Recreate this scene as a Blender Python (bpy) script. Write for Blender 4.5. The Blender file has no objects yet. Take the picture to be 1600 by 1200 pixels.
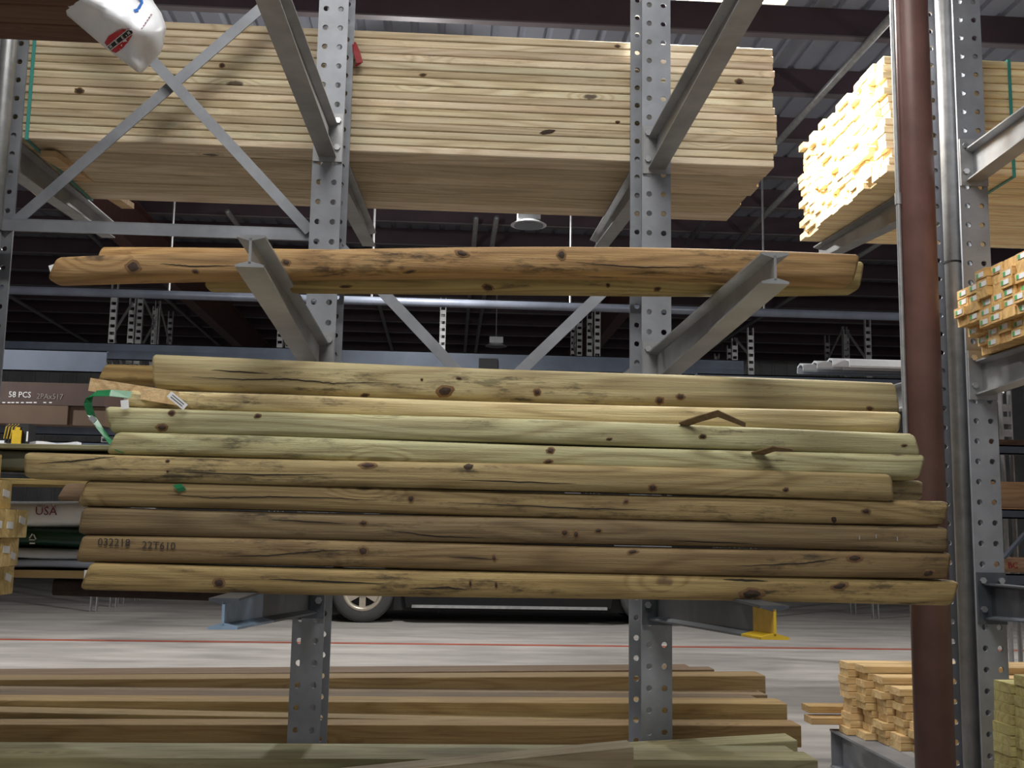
import bpy, math, random
from mathutils.bvhtree import BVHTree
from mathutils import Vector, Matrix
random.seed(7)
scene = bpy.context.scene
COL = scene.collection

# ------------------------------------------------------------------ camera
F = 1700.0
EYE = 1.30
YAW, PITCH, ROLL = math.radians(3.5), math.radians(7.78), math.radians(0.99)
fw = Vector((math.sin(YAW)*math.cos(PITCH), math.cos(YAW)*math.cos(PITCH), math.sin(PITCH)))
r0 = Vector((math.cos(YAW), -math.sin(YAW), 0)); u0 = r0.cross(fw)
rt = math.cos(ROLL)*r0 + math.sin(ROLL)*u0
up = math.cos(ROLL)*u0 - math.sin(ROLL)*r0
camd = bpy.data.cameras.new('camera'); cam = bpy.data.objects.new('camera', camd); COL.objects.link(cam)
camd.sensor_fit = 'HORIZONTAL'; camd.sensor_width = 36; camd.lens = 36*F/1600; camd.clip_end = 200; camd.clip_start = .05
M3 = Matrix((rt, up, -fw)).transposed()
cam.matrix_world = Matrix.Translation((0, 0, EYE)) @ M3.to_4x4()
scene.camera = cam

# ------------------------------------------------------------------ world, exposure, large lights
vs = scene.view_settings
vs.view_transform = 'Standard'; vs.look = 'None'; vs.gamma = 1; vs.exposure = 0.0; vs.use_curve_mapping = False
W = bpy.data.worlds.new('daylight'); scene.world = W; W.use_nodes = True
bgn = W.node_tree.nodes['Background']; bgn.inputs[0].default_value = (.92, .95, 1, 1); bgn.inputs[1].default_value = .36
LAMP_POWER = {'aisle': 150, 'hung': 150, 'far': 195, 'roof_fill': 105}
LAMPCOL = (1, .985, .96)

# ------------------------------------------------------------------ helpers
def P(px, py, Y):
    d = rt*((px-800)/F) - up*((py-600)/F) + fw
    t = Y/d.y
    return Vector((0, 0, EYE)) + d*t
def PZ(px, py, z):
    d = rt*((px-800)/F) - up*((py-600)/F) + fw
    return Vector((0, 0, EYE)) + d*((z-EYE)/d.z)
def lin(c):
    return tuple(((v/255)/12.92 if v/255 <= .04045 else ((v/255+.055)/1.055)**2.4) for v in c[:3]) + (1,)
ORG = {}
class MB:
    def __init__(s): s.v = []; s.f = []
    def quad(s, a, b, c, d):
        n = len(s.v); s.v += [Vector(a), Vector(b), Vector(c), Vector(d)]; s.f.append((n, n+1, n+2, n+3)); return s
    def box(s, c, size, R=None):
        c = Vector(c); n = len(s.v)
        for i in range(8):
            o = Vector(((i & 1)-.5, (i >> 1 & 1)-.5, (i >> 2 & 1)-.5)); o = Vector((o.x*size[0], o.y*size[1], o.z*size[2]))
            s.v.append(c + (R @ o if R else o))
        for q in ((0,2,3,1),(4,5,7,6),(0,1,5,4),(2,6,7,3),(0,4,6,2),(1,3,7,5)): s.f.append(tuple(n+k for k in q))
        return s
    def bb(s, a, b):
        return s.box([(a[i]+b[i])/2 for i in range(3)], [abs(b[i]-a[i]) for i in range(3)])
    def bar(s, a, b, w, h, upv=(0, 0, 1)):
        a = Vector(a); b = Vector(b); x = (b-a).normalized(); y = Vector(upv).cross(x).normalized(); z = x.cross(y)
        R = Matrix((x, y, z)).transposed()
        return s.box((a+b)/2, ((b-a).length, w, h), R)
    def loft(s, rings, caps=True):
        m = len(rings[0]); n0 = len(s.v)
        for r in rings: s.v += [Vector(p) for p in r]
        for i in range(len(rings)-1):
            for j in range(m):
                k = (j+1) % m
                s.f.append((n0+i*m+j, n0+i*m+k, n0+(i+1)*m+k, n0+(i+1)*m+j))
        if caps:
            s.f.append(tuple(n0+j for j in reversed(range(m)))); e = n0+(len(rings)-1)*m
            s.f.append(tuple(e+j for j in range(m)))
        return s
    def tube(s, a, b, r, n=12, r2=None):
        a = Vector(a); b = Vector(b); x = (b-a).normalized()
        t = Vector((0, 0, 1)) if abs(x.z) < .9 else Vector((1, 0, 0)); y = t.cross(x).normalized(); z = x.cross(y)
        ring = lambda c, q: [c+y*q*math.cos(2*math.pi*i/n)+z*q*math.sin(2*math.pi*i/n) for i in range(n)]
        return s.loft([ring(a, r), ring(b, r2 or r)])
    def path(s, pts, r, n=8):
        pts = [Vector(p) for p in pts]; rings = []
        for i, p in enumerate(pts):
            x = (pts[min(i+1, len(pts)-1)]-pts[max(i-1, 0)]).normalized()
            t = Vector((0, 0, 1)) if abs(x.z) < .9 else Vector((1, 0, 0)); y = t.cross(x).normalized(); z = x.cross(y)
            rings.append([p+y*r*math.cos(2*math.pi*k/n)+z*r*math.sin(2*math.pi*k/n) for k in range(n)])
        return s.loft(rings)
    def ribbon(s, pts, wv, th=.0015):
        """strap: width vectors wv per point"""
        pts = [Vector(p) for p in pts]; rings = []
        for i, p in enumerate(pts):
            w = Vector(wv[i] if isinstance(wv, list) else wv)/2
            x = (pts[min(i+1, len(pts)-1)]-pts[max(i-1, 0)]).normalized(); n = x.cross(w).normalized()*th/2
            rings.append([p-w-n, p+w-n, p+w+n, p-w+n])
        return s.loft(rings)
    def mesh(s, name, mat, org, smooth=False):
        m = bpy.data.meshes.new(name); m.from_pydata([v-org for v in s.v], [], s.f); m.update()
        if mat: m.materials.append(mat)
        if smooth:
            for p in m.polygons: p.use_smooth = True
        return m
    def build(s, name, mat, parent=None, org=None, smooth=False, color=None):
        if parent is not None: org = ORG[parent.name]
        elif org is None:
            org = Vector([(min(v[i] for v in s.v)+max(v[i] for v in s.v))/2 for i in range(3)])
        org = Vector(org)
        o = bpy.data.objects.new(name, s.mesh(name, mat, org, smooth)); COL.objects.link(o)
        if parent is not None: o.parent = parent
        else: o.location = org
        ORG[o.name] = org
        if color: o.color = lin(color)
        return o
def inst(name, mesh, loc, parent=None, color=None, rot=None):
    o = bpy.data.objects.new(name, mesh); COL.objects.link(o); loc = Vector(loc)
    if parent is not None: o.parent = parent; o.location = loc-ORG[parent.name]
    else: o.location = loc
    if rot: o.rotation_euler = rot
    if color: o.color = lin(color)
    ORG[o.name] = loc
    return o
def empty(name, loc):
    o = bpy.data.objects.new(name, None); COL.objects.link(o); o.location = loc; o.empty_display_size = .1; ORG[o.name] = Vector(loc); return o
def tag(o, label=None, cat=None, group=None, kind=None):
    if label: o['label'] = label
    if cat: o['category'] = cat
    if group: o['group'] = group
    if kind: o['kind'] = kind
    return o
def text_mesh(txt, size, mat, name, parent, loc, R, extrude=.0006, sx=1):
    cu = bpy.data.curves.new('t', 'FONT'); cu.body = txt; cu.size = size; cu.extrude = extrude; cu.align_x = 'CENTER'; cu.align_y = 'CENTER'; cu.resolution_u = 2
    t = bpy.data.objects.new('t', cu); m = bpy.data.meshes.new_from_object(t)
    bpy.data.objects.remove(t); m.name = name; m.materials.clear(); m.materials.append(mat)
    m.transform(Matrix.Diagonal((sx, 1, 1, 1)))
    m.transform(Matrix.Translation(Vector(loc)-ORG[parent.name]) @ R.to_4x4())
    o = bpy.data.objects.new(name, m); COL.objects.link(o); o.parent = parent; ORG[o.name] = ORG[parent.name]; return o
FRONT = Matrix(((1, 0, 0), (0, 0, -1), (0, 1, 0)))          # text facing -Y
def jit(c, a=10):
    d = random.uniform(-a, a); return tuple(max(0, min(255, v+d+random.uniform(-a/7, a/7))) for v in c)

# ------------------------------------------------------------------ materials
def N(nt, t, **k):
    n = nt.nodes.new(t)
    for a, b in k.items(): setattr(n, a, b)
    return n
def base_mat(name):
    m = bpy.data.materials.new(name); m.use_nodes = True; nt = m.node_tree
    return m, nt, nt.nodes['Principled BSDF']
def mth(nt, op, a, b=None, c=None, clamp=False):
    n = N(nt, 'ShaderNodeMath', operation=op, use_clamp=clamp)
    for i, v in enumerate((a, b, c)):
        if v is None: continue
        if isinstance(v, (int, float)): n.inputs[i].default_value = v
        else: nt.links.new(v, n.inputs[i])
    return n.outputs[0]
def plain(name, col, rough=.5, metal=0, var=.15, scale=8, bump=0., col2=None, stretch=(1, 1, 1), emit=None):
    m, nt, b = base_mat(name); b.inputs['Roughness'].default_value = rough; b.inputs['Metallic'].default_value = metal
    tc = N(nt, 'ShaderNodeTexCoord'); mp = N(nt, 'ShaderNodeMapping'); mp.inputs['Scale'].default_value = stretch
    nt.links.new(tc.outputs['Object'], mp.inputs[0])
    no = N(nt, 'ShaderNodeTexNoise'); no.inputs['Scale'].default_value = scale; no.inputs['Detail'].default_value = 6; no.inputs['Roughness'].default_value = .6
    nt.links.new(mp.outputs[0], no.inputs['Vector'])
    rp = N(nt, 'ShaderNodeValToRGB'); rp.color_ramp.elements[0].position = .3; rp.color_ramp.elements[1].position = .7
    c = lin(col); c2 = lin(col2) if col2 else None
    rp.color_ramp.elements[0].color = c2 or tuple(v*(1-var) for v in c[:3])+(1,)
    rp.color_ramp.elements[1].color = c if col2 else tuple(min(1, v*(1+var)) for v in c[:3])+(1,)
    nt.links.new(no.outputs[0], rp.inputs[0]); nt.links.new(rp.outputs[0], b.inputs['Base Color'])
    if bump:
        bp = N(nt, 'ShaderNodeBump'); bp.inputs['Strength'].default_value = bump; bp.inputs['Distance'].default_value = .01
        nt.links.new(no.outputs[0], bp.inputs['Height']); nt.links.new(bp.outputs[0], b.inputs['Normal'])
    if emit:
        b.inputs['Emission Color'].default_value = (1, .97, .92, 1); b.inputs['Emission Strength'].default_value = emit
    return m
def wood(name, rough=.75, ring=6.0, contrast=.5, knot=.5, stain=.35, green=.0, sc=1.0):
    m, nt, b = base_mat(name); L = nt.links; b.inputs['Roughness'].default_value = rough
    tc = N(nt, 'ShaderNodeTexCoord'); oi = N(nt, 'ShaderNodeObjectInfo')
    off = N(nt, 'ShaderNodeVectorMath', operation='SCALE'); off.inputs[0].default_value = (37, 17, 23); L.new(oi.outputs['Random'], off.inputs['Scale'])
    ad = N(nt, 'ShaderNodeVectorMath', operation='ADD'); L.new(tc.outputs['Object'], ad.inputs[0]); L.new(off.outputs[0], ad.inputs[1])
    def mapped(s):
        q = N(nt, 'ShaderNodeVectorMath', operation='MULTIPLY'); q.inputs[1].default_value = [k*sc for k in s]; L.new(ad.outputs[0], q.inputs[0]); return q.outputs[0]
    def noise(s, detail=4, rgh=.55, dist=0):
        n = N(nt, 'ShaderNodeTexNoise'); n.inputs['Scale'].default_value = 1; n.inputs['Detail'].default_value = detail
        n.inputs['Roughness'].default_value = rgh; n.inputs['Distortion'].default_value = dist; L.new(mapped(s), n.inputs['Vector']); return n.outputs[0]
    vo = N(nt, 'ShaderNodeTexVoronoi'); vo.inputs['Scale'].default_value = 1; L.new(mapped((3.6, 8.5, 8.5)), vo.inputs['Vector'])
    sep = N(nt, 'ShaderNodeSeparateColor'); L.new(vo.outputs['Color'], sep.inputs[0])
    gate = mth(nt, 'LESS_THAN', sep.outputs[0], knot)
    dn = mth(nt, 'ADD', vo.outputs['Distance'], mth(nt, 'MULTIPLY', mth(nt, 'SUBTRACT', noise((30, 30, 30), 2), .5), .12))
    size = mth(nt, 'ADD', mth(nt, 'MULTIPLY', sep.outputs[1], .08), .05)
    kn = N(nt, 'ShaderNodeMapRange', clamp=True); L.new(dn, kn.inputs[0]); L.new(size, kn.inputs[1])
    L.new(mth(nt, 'ADD', size, .05), kn.inputs[2]); kn.inputs[3].default_value = 1; kn.inputs[4].default_value = 0
    knotv = mth(nt, 'MULTIPLY', kn.outputs[0], gate)
    halo = mth(nt, 'MULTIPLY', mth(nt, 'SUBTRACT', 1, mth(nt, 'MULTIPLY', vo.outputs['Distance'], 2.2), clamp=True), gate)
    base = mth(nt, 'ADD', noise((.55, 6, 6), 2, .5, .3), mth(nt, 'MULTIPLY', halo, .25))
    rings = mth(nt, 'ADD', mth(nt, 'MULTIPLY', mth(nt, 'SINE', mth(nt, 'MULTIPLY', base, ring*6.28)), .5), .5)
    def rmp(v, a, b_):
        n = N(nt, 'ShaderNodeMapRange', clamp=True); L.new(v, n.inputs[0]); n.inputs[1].default_value = a; n.inputs[2].default_value = b_; return n.outputs[0]
    fine = rmp(noise((2.2, 85, 85), 5, .7), .34, .66)
    blot = rmp(noise((1.6, 8, 8), 5, .65), .3, .7)
    spots = rmp(noise((9, 38, 38), 6, .75), .3, .7)
    dark = mth(nt, 'ADD', mth(nt, 'MULTIPLY', mth(nt, 'POWER', rings, 2.2), contrast*.55), mth(nt, 'MULTIPLY', fine, contrast*.5))
    st = N(nt, 'ShaderNodeMapRange', clamp=True); L.new(mth(nt, 'MULTIPLY', blot, spots), st.inputs[0]); st.inputs[1].default_value = .36; st.inputs[2].default_value = .62; st.inputs[3].default_value = 0; st.inputs[4].default_value = stain
    val = mth(nt, 'SUBTRACT', 1.30, mth(nt, 'ADD', dark, st.outputs[0]))
    vr = mth(nt, 'MULTIPLY', val, mth(nt, 'ADD', mth(nt, 'MULTIPLY', blot, .28), .86))
    mul = N(nt, 'ShaderNodeVectorMath', operation='SCALE'); L.new(oi.outputs['Color'], mul.inputs[0]); L.new(vr, mul.inputs['Scale'])
    warm = N(nt, 'ShaderNodeMix', data_type='RGBA', blend_type='MULTIPLY'); warm.inputs[7].default_value = (1.0, .88, .76, 1) if green <= 0 else (.92, .98, .80, 1)
    L.new(mth(nt, 'MULTIPLY', rings, .6), warm.inputs[0]); L.new(mul.outputs[0], warm.inputs[6])
    mx = N(nt, 'ShaderNodeMix', data_type='RGBA'); L.new(mth(nt, 'MULTIPLY', knotv, .85), mx.inputs[0]); L.new(warm.outputs[2], mx.inputs[6]); mx.inputs[7].default_value = (.045, .024, .012, 1)
    L.new(mx.outputs[2], b.inputs['Base Color'])
    bp = N(nt, 'ShaderNodeBump'); bp.inputs['Strength'].default_value = .35; bp.inputs['Distance'].default_value = .004
    L.new(mth(nt, 'ADD', fine, mth(nt, 'MULTIPLY', spots, .7)), bp.inputs['Height']); L.new(bp.outputs[0], b.inputs['Normal'])
    return m
WT = wood('treated_timber', contrast=.62, knot=.06, stain=.62, ring=13)
WB = wood('sawn_board', contrast=.42, knot=.12, stain=.22, ring=10)
WE = wood('lumber_end', contrast=.36, knot=.06, stain=.2, ring=10)
STEEL = plain('grey_rack_paint', (140, 143, 149), .42, .15, .22, 5)
STEEL2 = plain('worn_arm_steel', (150, 151, 152), .38, .3, .2, 7)
BGSTEEL = plain('background_rack_paint', (88, 97, 112), .45, .25, .2, 2)
GALV = plain('galvanised', (165, 166, 166), .4, .5, .2, 14)
PIPEP = plain('sprinkler_pipe_paint', (120, 126, 140), .4, .2, .2, 3)
BROWN = plain('red_oxide_paint', (118, 86, 80), .42, .1, .18, 6)
BOLT = plain('zinc_bolt', (185, 185, 188), .3, .8, .15, 30)
CONC = plain('concrete', (162, 157, 152), .8, 0, .3, 1.6, .1, stretch=(.5, 1.6, 1))
REDLINE = plain('red_floor_paint', (160, 84, 66), .7, 0, .3, 3)
ROOF = plain('roof_sheet', (158, 162, 174), .5, .3, .12, 1)
PURL = plain('purlin_paint', (84, 68, 76), .5, .1, .15, 2)
WALL = plain('pale_wall_sheet', (190, 192, 192), .6, 0, .18, 1.2)
WALLD = plain('side_wall_sheet', (120, 118, 118), .6, 0, .15, 1)
WHITE = plain('white_film', (232, 234, 238), .32, 0, .04, 20)
WHITEP = plain('white_print', (225, 226, 226), .6, 0, .05, 40)
GREYF = plain('grey_film', (180, 186, 194), .35, 0, .08, 6)
DGREEN = plain('dark_green_film', (16, 56, 44), .35, 0, .15, 30)
RED = plain('red_ink', (190, 40, 52), .5, 0, .1, 30)
DRED = plain('dark_red_ink', (120, 44, 60), .5, 0, .1, 30)
BLACK = plain('black_ink', (24, 24, 26), .6, 0, .1, 30)
STAMP = plain('stamp_ink', (52, 46, 44), .8, 0, .3, 60)
BLUE = plain('blue_ink', (52, 110, 190), .5, 0, .1, 30)
PGREEN = plain('green_tag_print', (90, 165, 95), .6, 0, .1, 40)
STRAPG = plain('green_strap', (24, 112, 66), .3, 0, .1, 30)
STRAPT = plain('teal_strap', (70, 150, 140), .35, 0, .1, 30)
YELLOW = plain('yellow_paint', (214, 178, 44), .45, 0, .12, 20)
LBLUE = plain('light_blue_steel', (142, 166, 190), .4, .2, .25, 10)
TIRE = plain('tyre_rubber', (70, 70, 70), .85, 0, .1, 20)
RIM = plain('wheel_alloy', (190, 180, 164), .35, .5, .1, 20)
TRUCKP = plain('black_car_paint', (14, 15, 18), .25, .1, .1, 5)
GLASS = plain('dark_glass', (20, 24, 28), .1, 0, .05, 3)
DKBROWN = plain('brown_paper_wrap', (74, 56, 50), .65, 0, .15, 3)
LAMPM = plain('lamp_lens', (250, 248, 240), .4, 0, .01, 3, emit=14)
HOUSING = plain('lamp_housing', (205, 207, 210), .4, .1, .05, 8)
RAG = plain('red_flag_tape', (150, 40, 44), .6, 0, .15, 20)
BARK = plain('dark_bark', (52, 38, 34), .85, 0, .3, 25, .3)
OLIVE = plain('olive_wrap', (104, 104, 84), .6, 0, .12, 6)

# ------------------------------------------------------------------ key dimensions (metres)
D = 4.55            # front face of the rack posts
FD = .31            # post depth (front flange face to back flange face)
SP = 1.430          # post spacing
XL = P(497, 600, D).x
POSTX = [XL-SP-.045, XL, XL+SP, XL+2*SP]
L1, L2, L3 = EYE-.178, EYE+.775, EYE+1.735     # arm top levels
HTOP = 4.6
ROOFZ = EYE+5.6

# ------------------------------------------------------------------ building shell
b = MB().bb((-19, -9, -.12), (19, 33, 0)); floor = tag(b.build('floor', CONC, org=(0, 0, 0)), kind='structure')
YLINE = PZ(800, 1008, 0).y
MB().bb((-19, YLINE-.07, 0), (19, YLINE+.07, .004)).build('painted_line', REDLINE, floor)
b = MB(); prof = []; x = -19.0
while x < 19:
    prof += [(x, 0), (x+.2, 0), (x+.225, .04), (x+.275, .04)]; x += .3
ring = lambda y: [Vector((p[0], y, ROOFZ+p[1])) for p in prof]
a1, a2 = ring(-9), ring(33)
for i in range(len(prof)-1): b.quad(a1[i], a1[i+1], a2[i+1], a2[i])
ceil = tag(b.build('ceiling', ROOF, org=(0, 0, ROOFZ)), kind='structure')
Y0 = PZ(1300, 55, ROOFZ-.3).y
bp = MB(); bp.bb((-18.9, -.008, -.30), (18.9, .008, 0)); bp.bb((-18.9, -.008, -.30), (18.9, .09, -.288)); bp.bb((-18.9, -.008, -.288), (18.9, .09, 0)) if False else None
pm = bp.mesh('purlin', PURL, Vector((0, 0, 0)))
fm_ = MB().bb((-18.9, -.012, -.318), (18.9, .092, -.3)).mesh('purlin_flange', plain('lit_purlin_lip', (122, 114, 118), .5, .1, .1, 2), Vector((0, 0, 0)))  # lip coloured lighter to stand in for light caught on the flange
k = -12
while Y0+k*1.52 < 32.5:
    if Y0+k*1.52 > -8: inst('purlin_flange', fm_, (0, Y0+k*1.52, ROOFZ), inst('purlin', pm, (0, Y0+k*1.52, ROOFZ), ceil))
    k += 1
def ribbed_wall(name, a, bb_, h, mat):
    a = Vector(a); e = Vector(bb_)-a; n = e.length; d = e.normalized(); q = Vector((-d.y, d.x, 0)); b = MB(); pr = []; s = 0
    while s < n: pr += [(s, 0), (s+.3, 0), (s+.33, .04), (s+.37, .04)]; s += .4
    pts = [a+d*p[0]+q*p[1] for p in pr]
    for i in range(len(pts)-1): b.quad(pts[i], pts[i+1], pts[i+1]+Vector((0, 0, h)), pts[i]+Vector((0, 0, h)))
    return tag(b.build(name, mat), kind='structure')
ribbed_wall('wall_back', (-19, 32.9, 0), (19, 32.9, 0), ROOFZ, WALL)
ribbed_wall('wall_left', (-18.9, -9, 0), (-18.9, 33, 0), ROOFZ, WALLD)
ribbed_wall('wall_right', (18.9, 33, 0), (18.9, -9, 0), ROOFZ, WALLD)

# roof framing rafters (deep brown girders running away from the camera)
for (x0, lab) in ((P(60, 430, 14).x, 'deep maroon roof girder at the left, behind the grey post'), (P(975, 470, 22).x, 'maroon roof girder in the centre distance behind the V brace')):
    z = ROOFZ-.32; g = MB(); g.bb((x0-.006, 12 if x0 < 0 else 20, z-.75), (x0+.006, 32.8, z)); g.bb((x0-.12, 12 if x0 < 0 else 20, z-.76), (x0+.12, 32.8, z-.745)); g.bb((x0-.12, 12 if x0 < 0 else 20, z-.015), (x0+.12, 32.8, z))
    tag(g.build('roof_girder', BROWN), lab, 'girder')

# ------------------------------------------------------------------ lamps of the place, plus added unseen fill lamps
LENSOFF = plain('unlit_lens', (120, 122, 126), .3, 0, .05, 8)
def high_bay(p, label, power, size=.34, col=LAMPCOL):
    e = tag(empty('high_bay_light', p), label, 'ceiling lamp', 'high bay lamps')
    h = MB(); h.bb(p+Vector((-.13, -.1, .05)), p+Vector((.13, .1, .17))); hs = h.build('housing', HOUSING, e)
    h = MB(); h.tube(p+Vector((0, 0, .17)), (p.x, p.y, ROOFZ+.01), .012, 6); h.build('hanger_rod', GALV, e)
    h = MB(); h.tube(p+Vector((0, 0, .05)), p, size*.35, 20, size*.62); h.build('reflector', HOUSING, e, smooth=False)
    h = MB(); h.tube(p+Vector((0, 0, -.012)), p+Vector((0, 0, -.001)), size*.5, 20); h.build('lens', LAMPM if power else LENSOFF, e)
    if not power: return e
    ld = bpy.data.lights.new('lamp', 'AREA'); ld.shape = 'DISK'; ld.size = size; ld.energy = power; ld.color = col
    lo = bpy.data.objects.new('lamp', ld); COL.objects.link(lo); lo.parent = e; lo.location = (0, 0, -.03)
    ld = bpy.data.lights.new('roof_fill_light', 'POINT'); ld.shadow_soft_size = .12; ld.energy = LAMP_POWER['roof_fill']; ld.color = col     # added point light below the lens, brightens roof and purlins
    lo = bpy.data.objects.new('roof_fill_light', ld); COL.objects.link(lo); lo.parent = e; lo.location = (0, 0, -.25)
    return e
zc = P(826, 352, 12.2).z
high_bay(P(826, 352, 12.2), 'white high bay lamp just under the top lumber pack, nearer of two', 0)
high_bay(PZ(775, 541, zc), 'small distant high bay lamp seen between the V braces', 0)
high_bay(P(640, 230, 12.2), 'added fill lamp over the back aisle, hidden behind the big top pack', LAMP_POWER['far']*1.3)  # added lamp, hidden by the pack, lights the aisle floor
high_bay(Vector((7.2, 10.0, zc)), 'added fill lamp out of view over the back aisle, right', LAMP_POWER['far'])  # added outside the view to light the back aisle from the right
high_bay(Vector((-6.3, 9.5, zc)), 'added fill lamp out of view over the back aisle, left', LAMP_POWER['far'])  # unseen fill added on the left for the back aisle
for pA, lab in ((Vector((-.5, .5, 5.1)), 'long white linear lamp over the front aisle, farther from the rack'), (Vector((-.1, 2.1, 5.4)), 'long white linear lamp over the front aisle, nearer the rack')):
    e = tag(empty('linear_high_bay', pA), lab, 'ceiling lamp')
    MB().bb(pA+Vector((-1.25, -.18, 0)), pA+Vector((1.25, .18, .1))).build('housing', HOUSING, e)
    MB().bb(pA+Vector((-1.2, -.15, -.012)), pA+Vector((1.2, .15, -.001))).build('lens', LAMPM, e)
    h = MB()
    for s_ in (-1, 1): h.tube(pA+Vector((s_, 0, .1)), (pA.x+s_, pA.y, ROOFZ), .008, 6)
    h.build('hanger_rod', GALV, e)
    ld = bpy.data.lights.new('lamp', 'AREA'); ld.shape = 'RECTANGLE'; ld.size = 2.4; ld.size_y = .3; ld.energy = LAMP_POWER['aisle']/2; ld.color = LAMPCOL
    lo = bpy.data.objects.new('lamp', ld); COL.objects.link(lo); lo.parent = e; lo.location = (0, 0, -.03)
# flat strip fixture hung above the right end of the top pack (its corner shows at the top edge)
pB = P(1242, 2, 5.1); e = tag(empty('strip_light', pB), 'white strip light fixture cut by the top edge, right of the arm', 'ceiling lamp')
c = pB+Vector((-.36, 0, .06))
MB().bb(c+Vector((-.36, -.16, 0)), c+Vector((.36, .16, .09))).build('housing', HOUSING, e)
MB().bb(c+Vector((-.32, -.13, -.012)), c+Vector((.32, .13, -.001))).build('lens', LAMPM, e)
h = MB()
for s in (-.3, .3): h.tube(c+Vector((s, 0, .09)), (c.x+s, c.y, ROOFZ), .008, 6)
h.build('hanger_rod', GALV, e)
ld = bpy.data.lights.new('lamp', 'AREA'); ld.shape = 'RECTANGLE'; ld.size = .64; ld.size_y = .26; ld.energy = LAMP_POWER['hung']; ld.color = LAMPCOL
lo = bpy.data.objects.new('lamp', ld); COL.objects.link(lo); lo.parent = e; lo.location = c-pB+Vector((0, 0, -.03))

# ------------------------------------------------------------------ cantilever rack
rack = tag(empty('cantilever_rack', (POSTX[1], D, 0)), 'grey steel cantilever rack with perforated posts, braces and tapered arms', 'rack')
FW_ = .128; PT = .0875; HR = .0125
def cellring(cx, cz, hw, hh, r):
    an = [2*math.pi*i/12 for i in range(12)]; ca = math.atan2(hh, hw); an += [ca, math.pi-ca, math.pi+ca, 2*math.pi-ca]; an = sorted(an)
    i_, o_ = [], []
    for a in an:
        c_, s_ = math.cos(a), math.sin(a); t = min(hw/abs(c_) if abs(c_) > 1e-6 else 9, hh/abs(s_) if abs(s_) > 1e-6 else 9)
        i_.append((cx+r*c_, cz+r*s_)); o_.append((cx+t*c_, cz+t*s_))
    return i_, o_
def flange_mesh():
    b = MB(); th = .011; n = int(HTOP/PT)
    for row in range(n):
        for cx in (-.032, .032):
            I, O = cellring(cx, row*PT+PT/2, .032, PT/2, HR); m = len(I)
            for j in range(m):
                k = (j+1) % m
                b.quad((I[j][0], 0, I[j][1]), (O[j][0], 0, O[j][1]), (O[k][0], 0, O[k][1]), (I[k][0], 0, I[k][1]))
                b.quad((I[k][0], th, I[k][1]), (O[k][0], th, O[k][1]), (O[j][0], th, O[j][1]), (I[j][0], th, I[j][1]))
                b.quad((I[j][0], 0, I[j][1]), (I[k][0], 0, I[k][1]), (I[k][0], th, I[k][1]), (I[j][0], th, I[j][1]))
    H = n*PT
    for s in (-1, 1):
        b.quad((s*.064, 0, 0), (s*.064, th, 0), (s*.064, th, H), (s*.064, 0, H))
    b.quad((-.064, 0, H), (.064, 0, H), (.064, th, H), (-.064, th, H))
    return b.mesh('flange', STEEL, Vector((0, 0, 0)))
FM = flange_mesh()
posts = []
ZOFF = .0
for i, x in enumerate(POSTX):
    p = MB().bb((x-.005, D+.011, .02), (x+.005, D+FD-.011, HTOP)).build('post', STEEL, rack)
    inst('flange', FM, (x, D, .02), p); inst('flange', FM, (x, D+FD-.011, .02), p)
    for ch in p.children: ch.location = ch.location  # parts sit in rack space
    MB().bb((x-.12, D-.02, 0), (x+.12, D+FD+.02, .02)).build('foot_plate', STEEL, p)
    posts.append(p)
# flanges are children of a post whose origin is the rack's
def arm(xr, z, tip, side, h0=.15, h1=.088, fwid=.076, mat=STEEL2, tipmat=None, tipname='painted_tip', fe0=.88):
    """side -1 : to the camera, +1 : to the back.  tip = (x, y)"""
    y0 = D-.012 if side < 0 else D+FD+.012
    A = Vector((xr, y0, z)); T = Vector((tip[0], tip[1], z)); d = (T-A).normalized(); w = Vector((d.y, -d.x, 0)); Z = Vector((0, 0, 1)); ft = .009
    def pc(name, f0, f1, parent, m, zt):
        pa, pb = A.lerp(T, f0), A.lerp(T, f1); ha, hb = h0+(h1-h0)*f0, h0+(h1-h0)*f1
        if zt == 'web':
            q = lambda p, h: [p+w*.0035-Z*ft, p-w*.0035-Z*ft, p-w*.0035-Z*(h-ft), p+w*.0035-Z*(h-ft)]
        elif zt == 'top':
            q = lambda p, h: [p+w*fwid/2, p-w*fwid/2, p-w*fwid/2-Z*ft*.7, p-w*.006-Z*ft*1.7, p+w*.006-Z*ft*1.7, p+w*fwid/2-Z*ft*.7]
        else:
            q = lambda p, h: [p+w*fwid/2-Z*(h-ft*.7), p+w*.006-Z*(h-ft*1.7), p-w*.006-Z*(h-ft*1.7), p-w*fwid/2-Z*(h-ft*.7), p-w*fwid/2-Z*h, p+w*fwid/2-Z*h]
        return MB().loft([q(pa, ha), q(pb, hb)]).build(name, m, parent)
    fe = 1 if not tipmat else fe0
    a = pc('arm', 0, fe, rack, mat, 'web')
    pc('top_flange', 0, 1, a, mat, 'top'); pc('bottom_flange', 0, fe, a, mat, 'bot')
    if tipmat:
        t = pc(tipname, fe, 1, a, tipmat, 'web'); pc(tipname, fe, 1, a, tipmat, 'bot')
    yp = D-.012 if side < 0 else D+FD
    MB().bb((xr-.062, yp, z-h0-.02), (xr+.062, yp+.012, z+.045)).build('mounting_plate', mat, a)
    yb = yp if side < 0 else yp+.012
    for sx in (-.040, .040):
        for dz in (.012, -.108):
            MB().tube((xr+sx, yb, z+dz), (xr+sx, yb+.012*side, z+dz), .014, 6).build('bolt', BOLT, a)
    return a
YT = 2.86
tL2, tR2 = P(390, 405, YT), P(1212, 450, YT); tL1, tR1 = P(349, 950, YT), P(1211, 975, YT)
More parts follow.
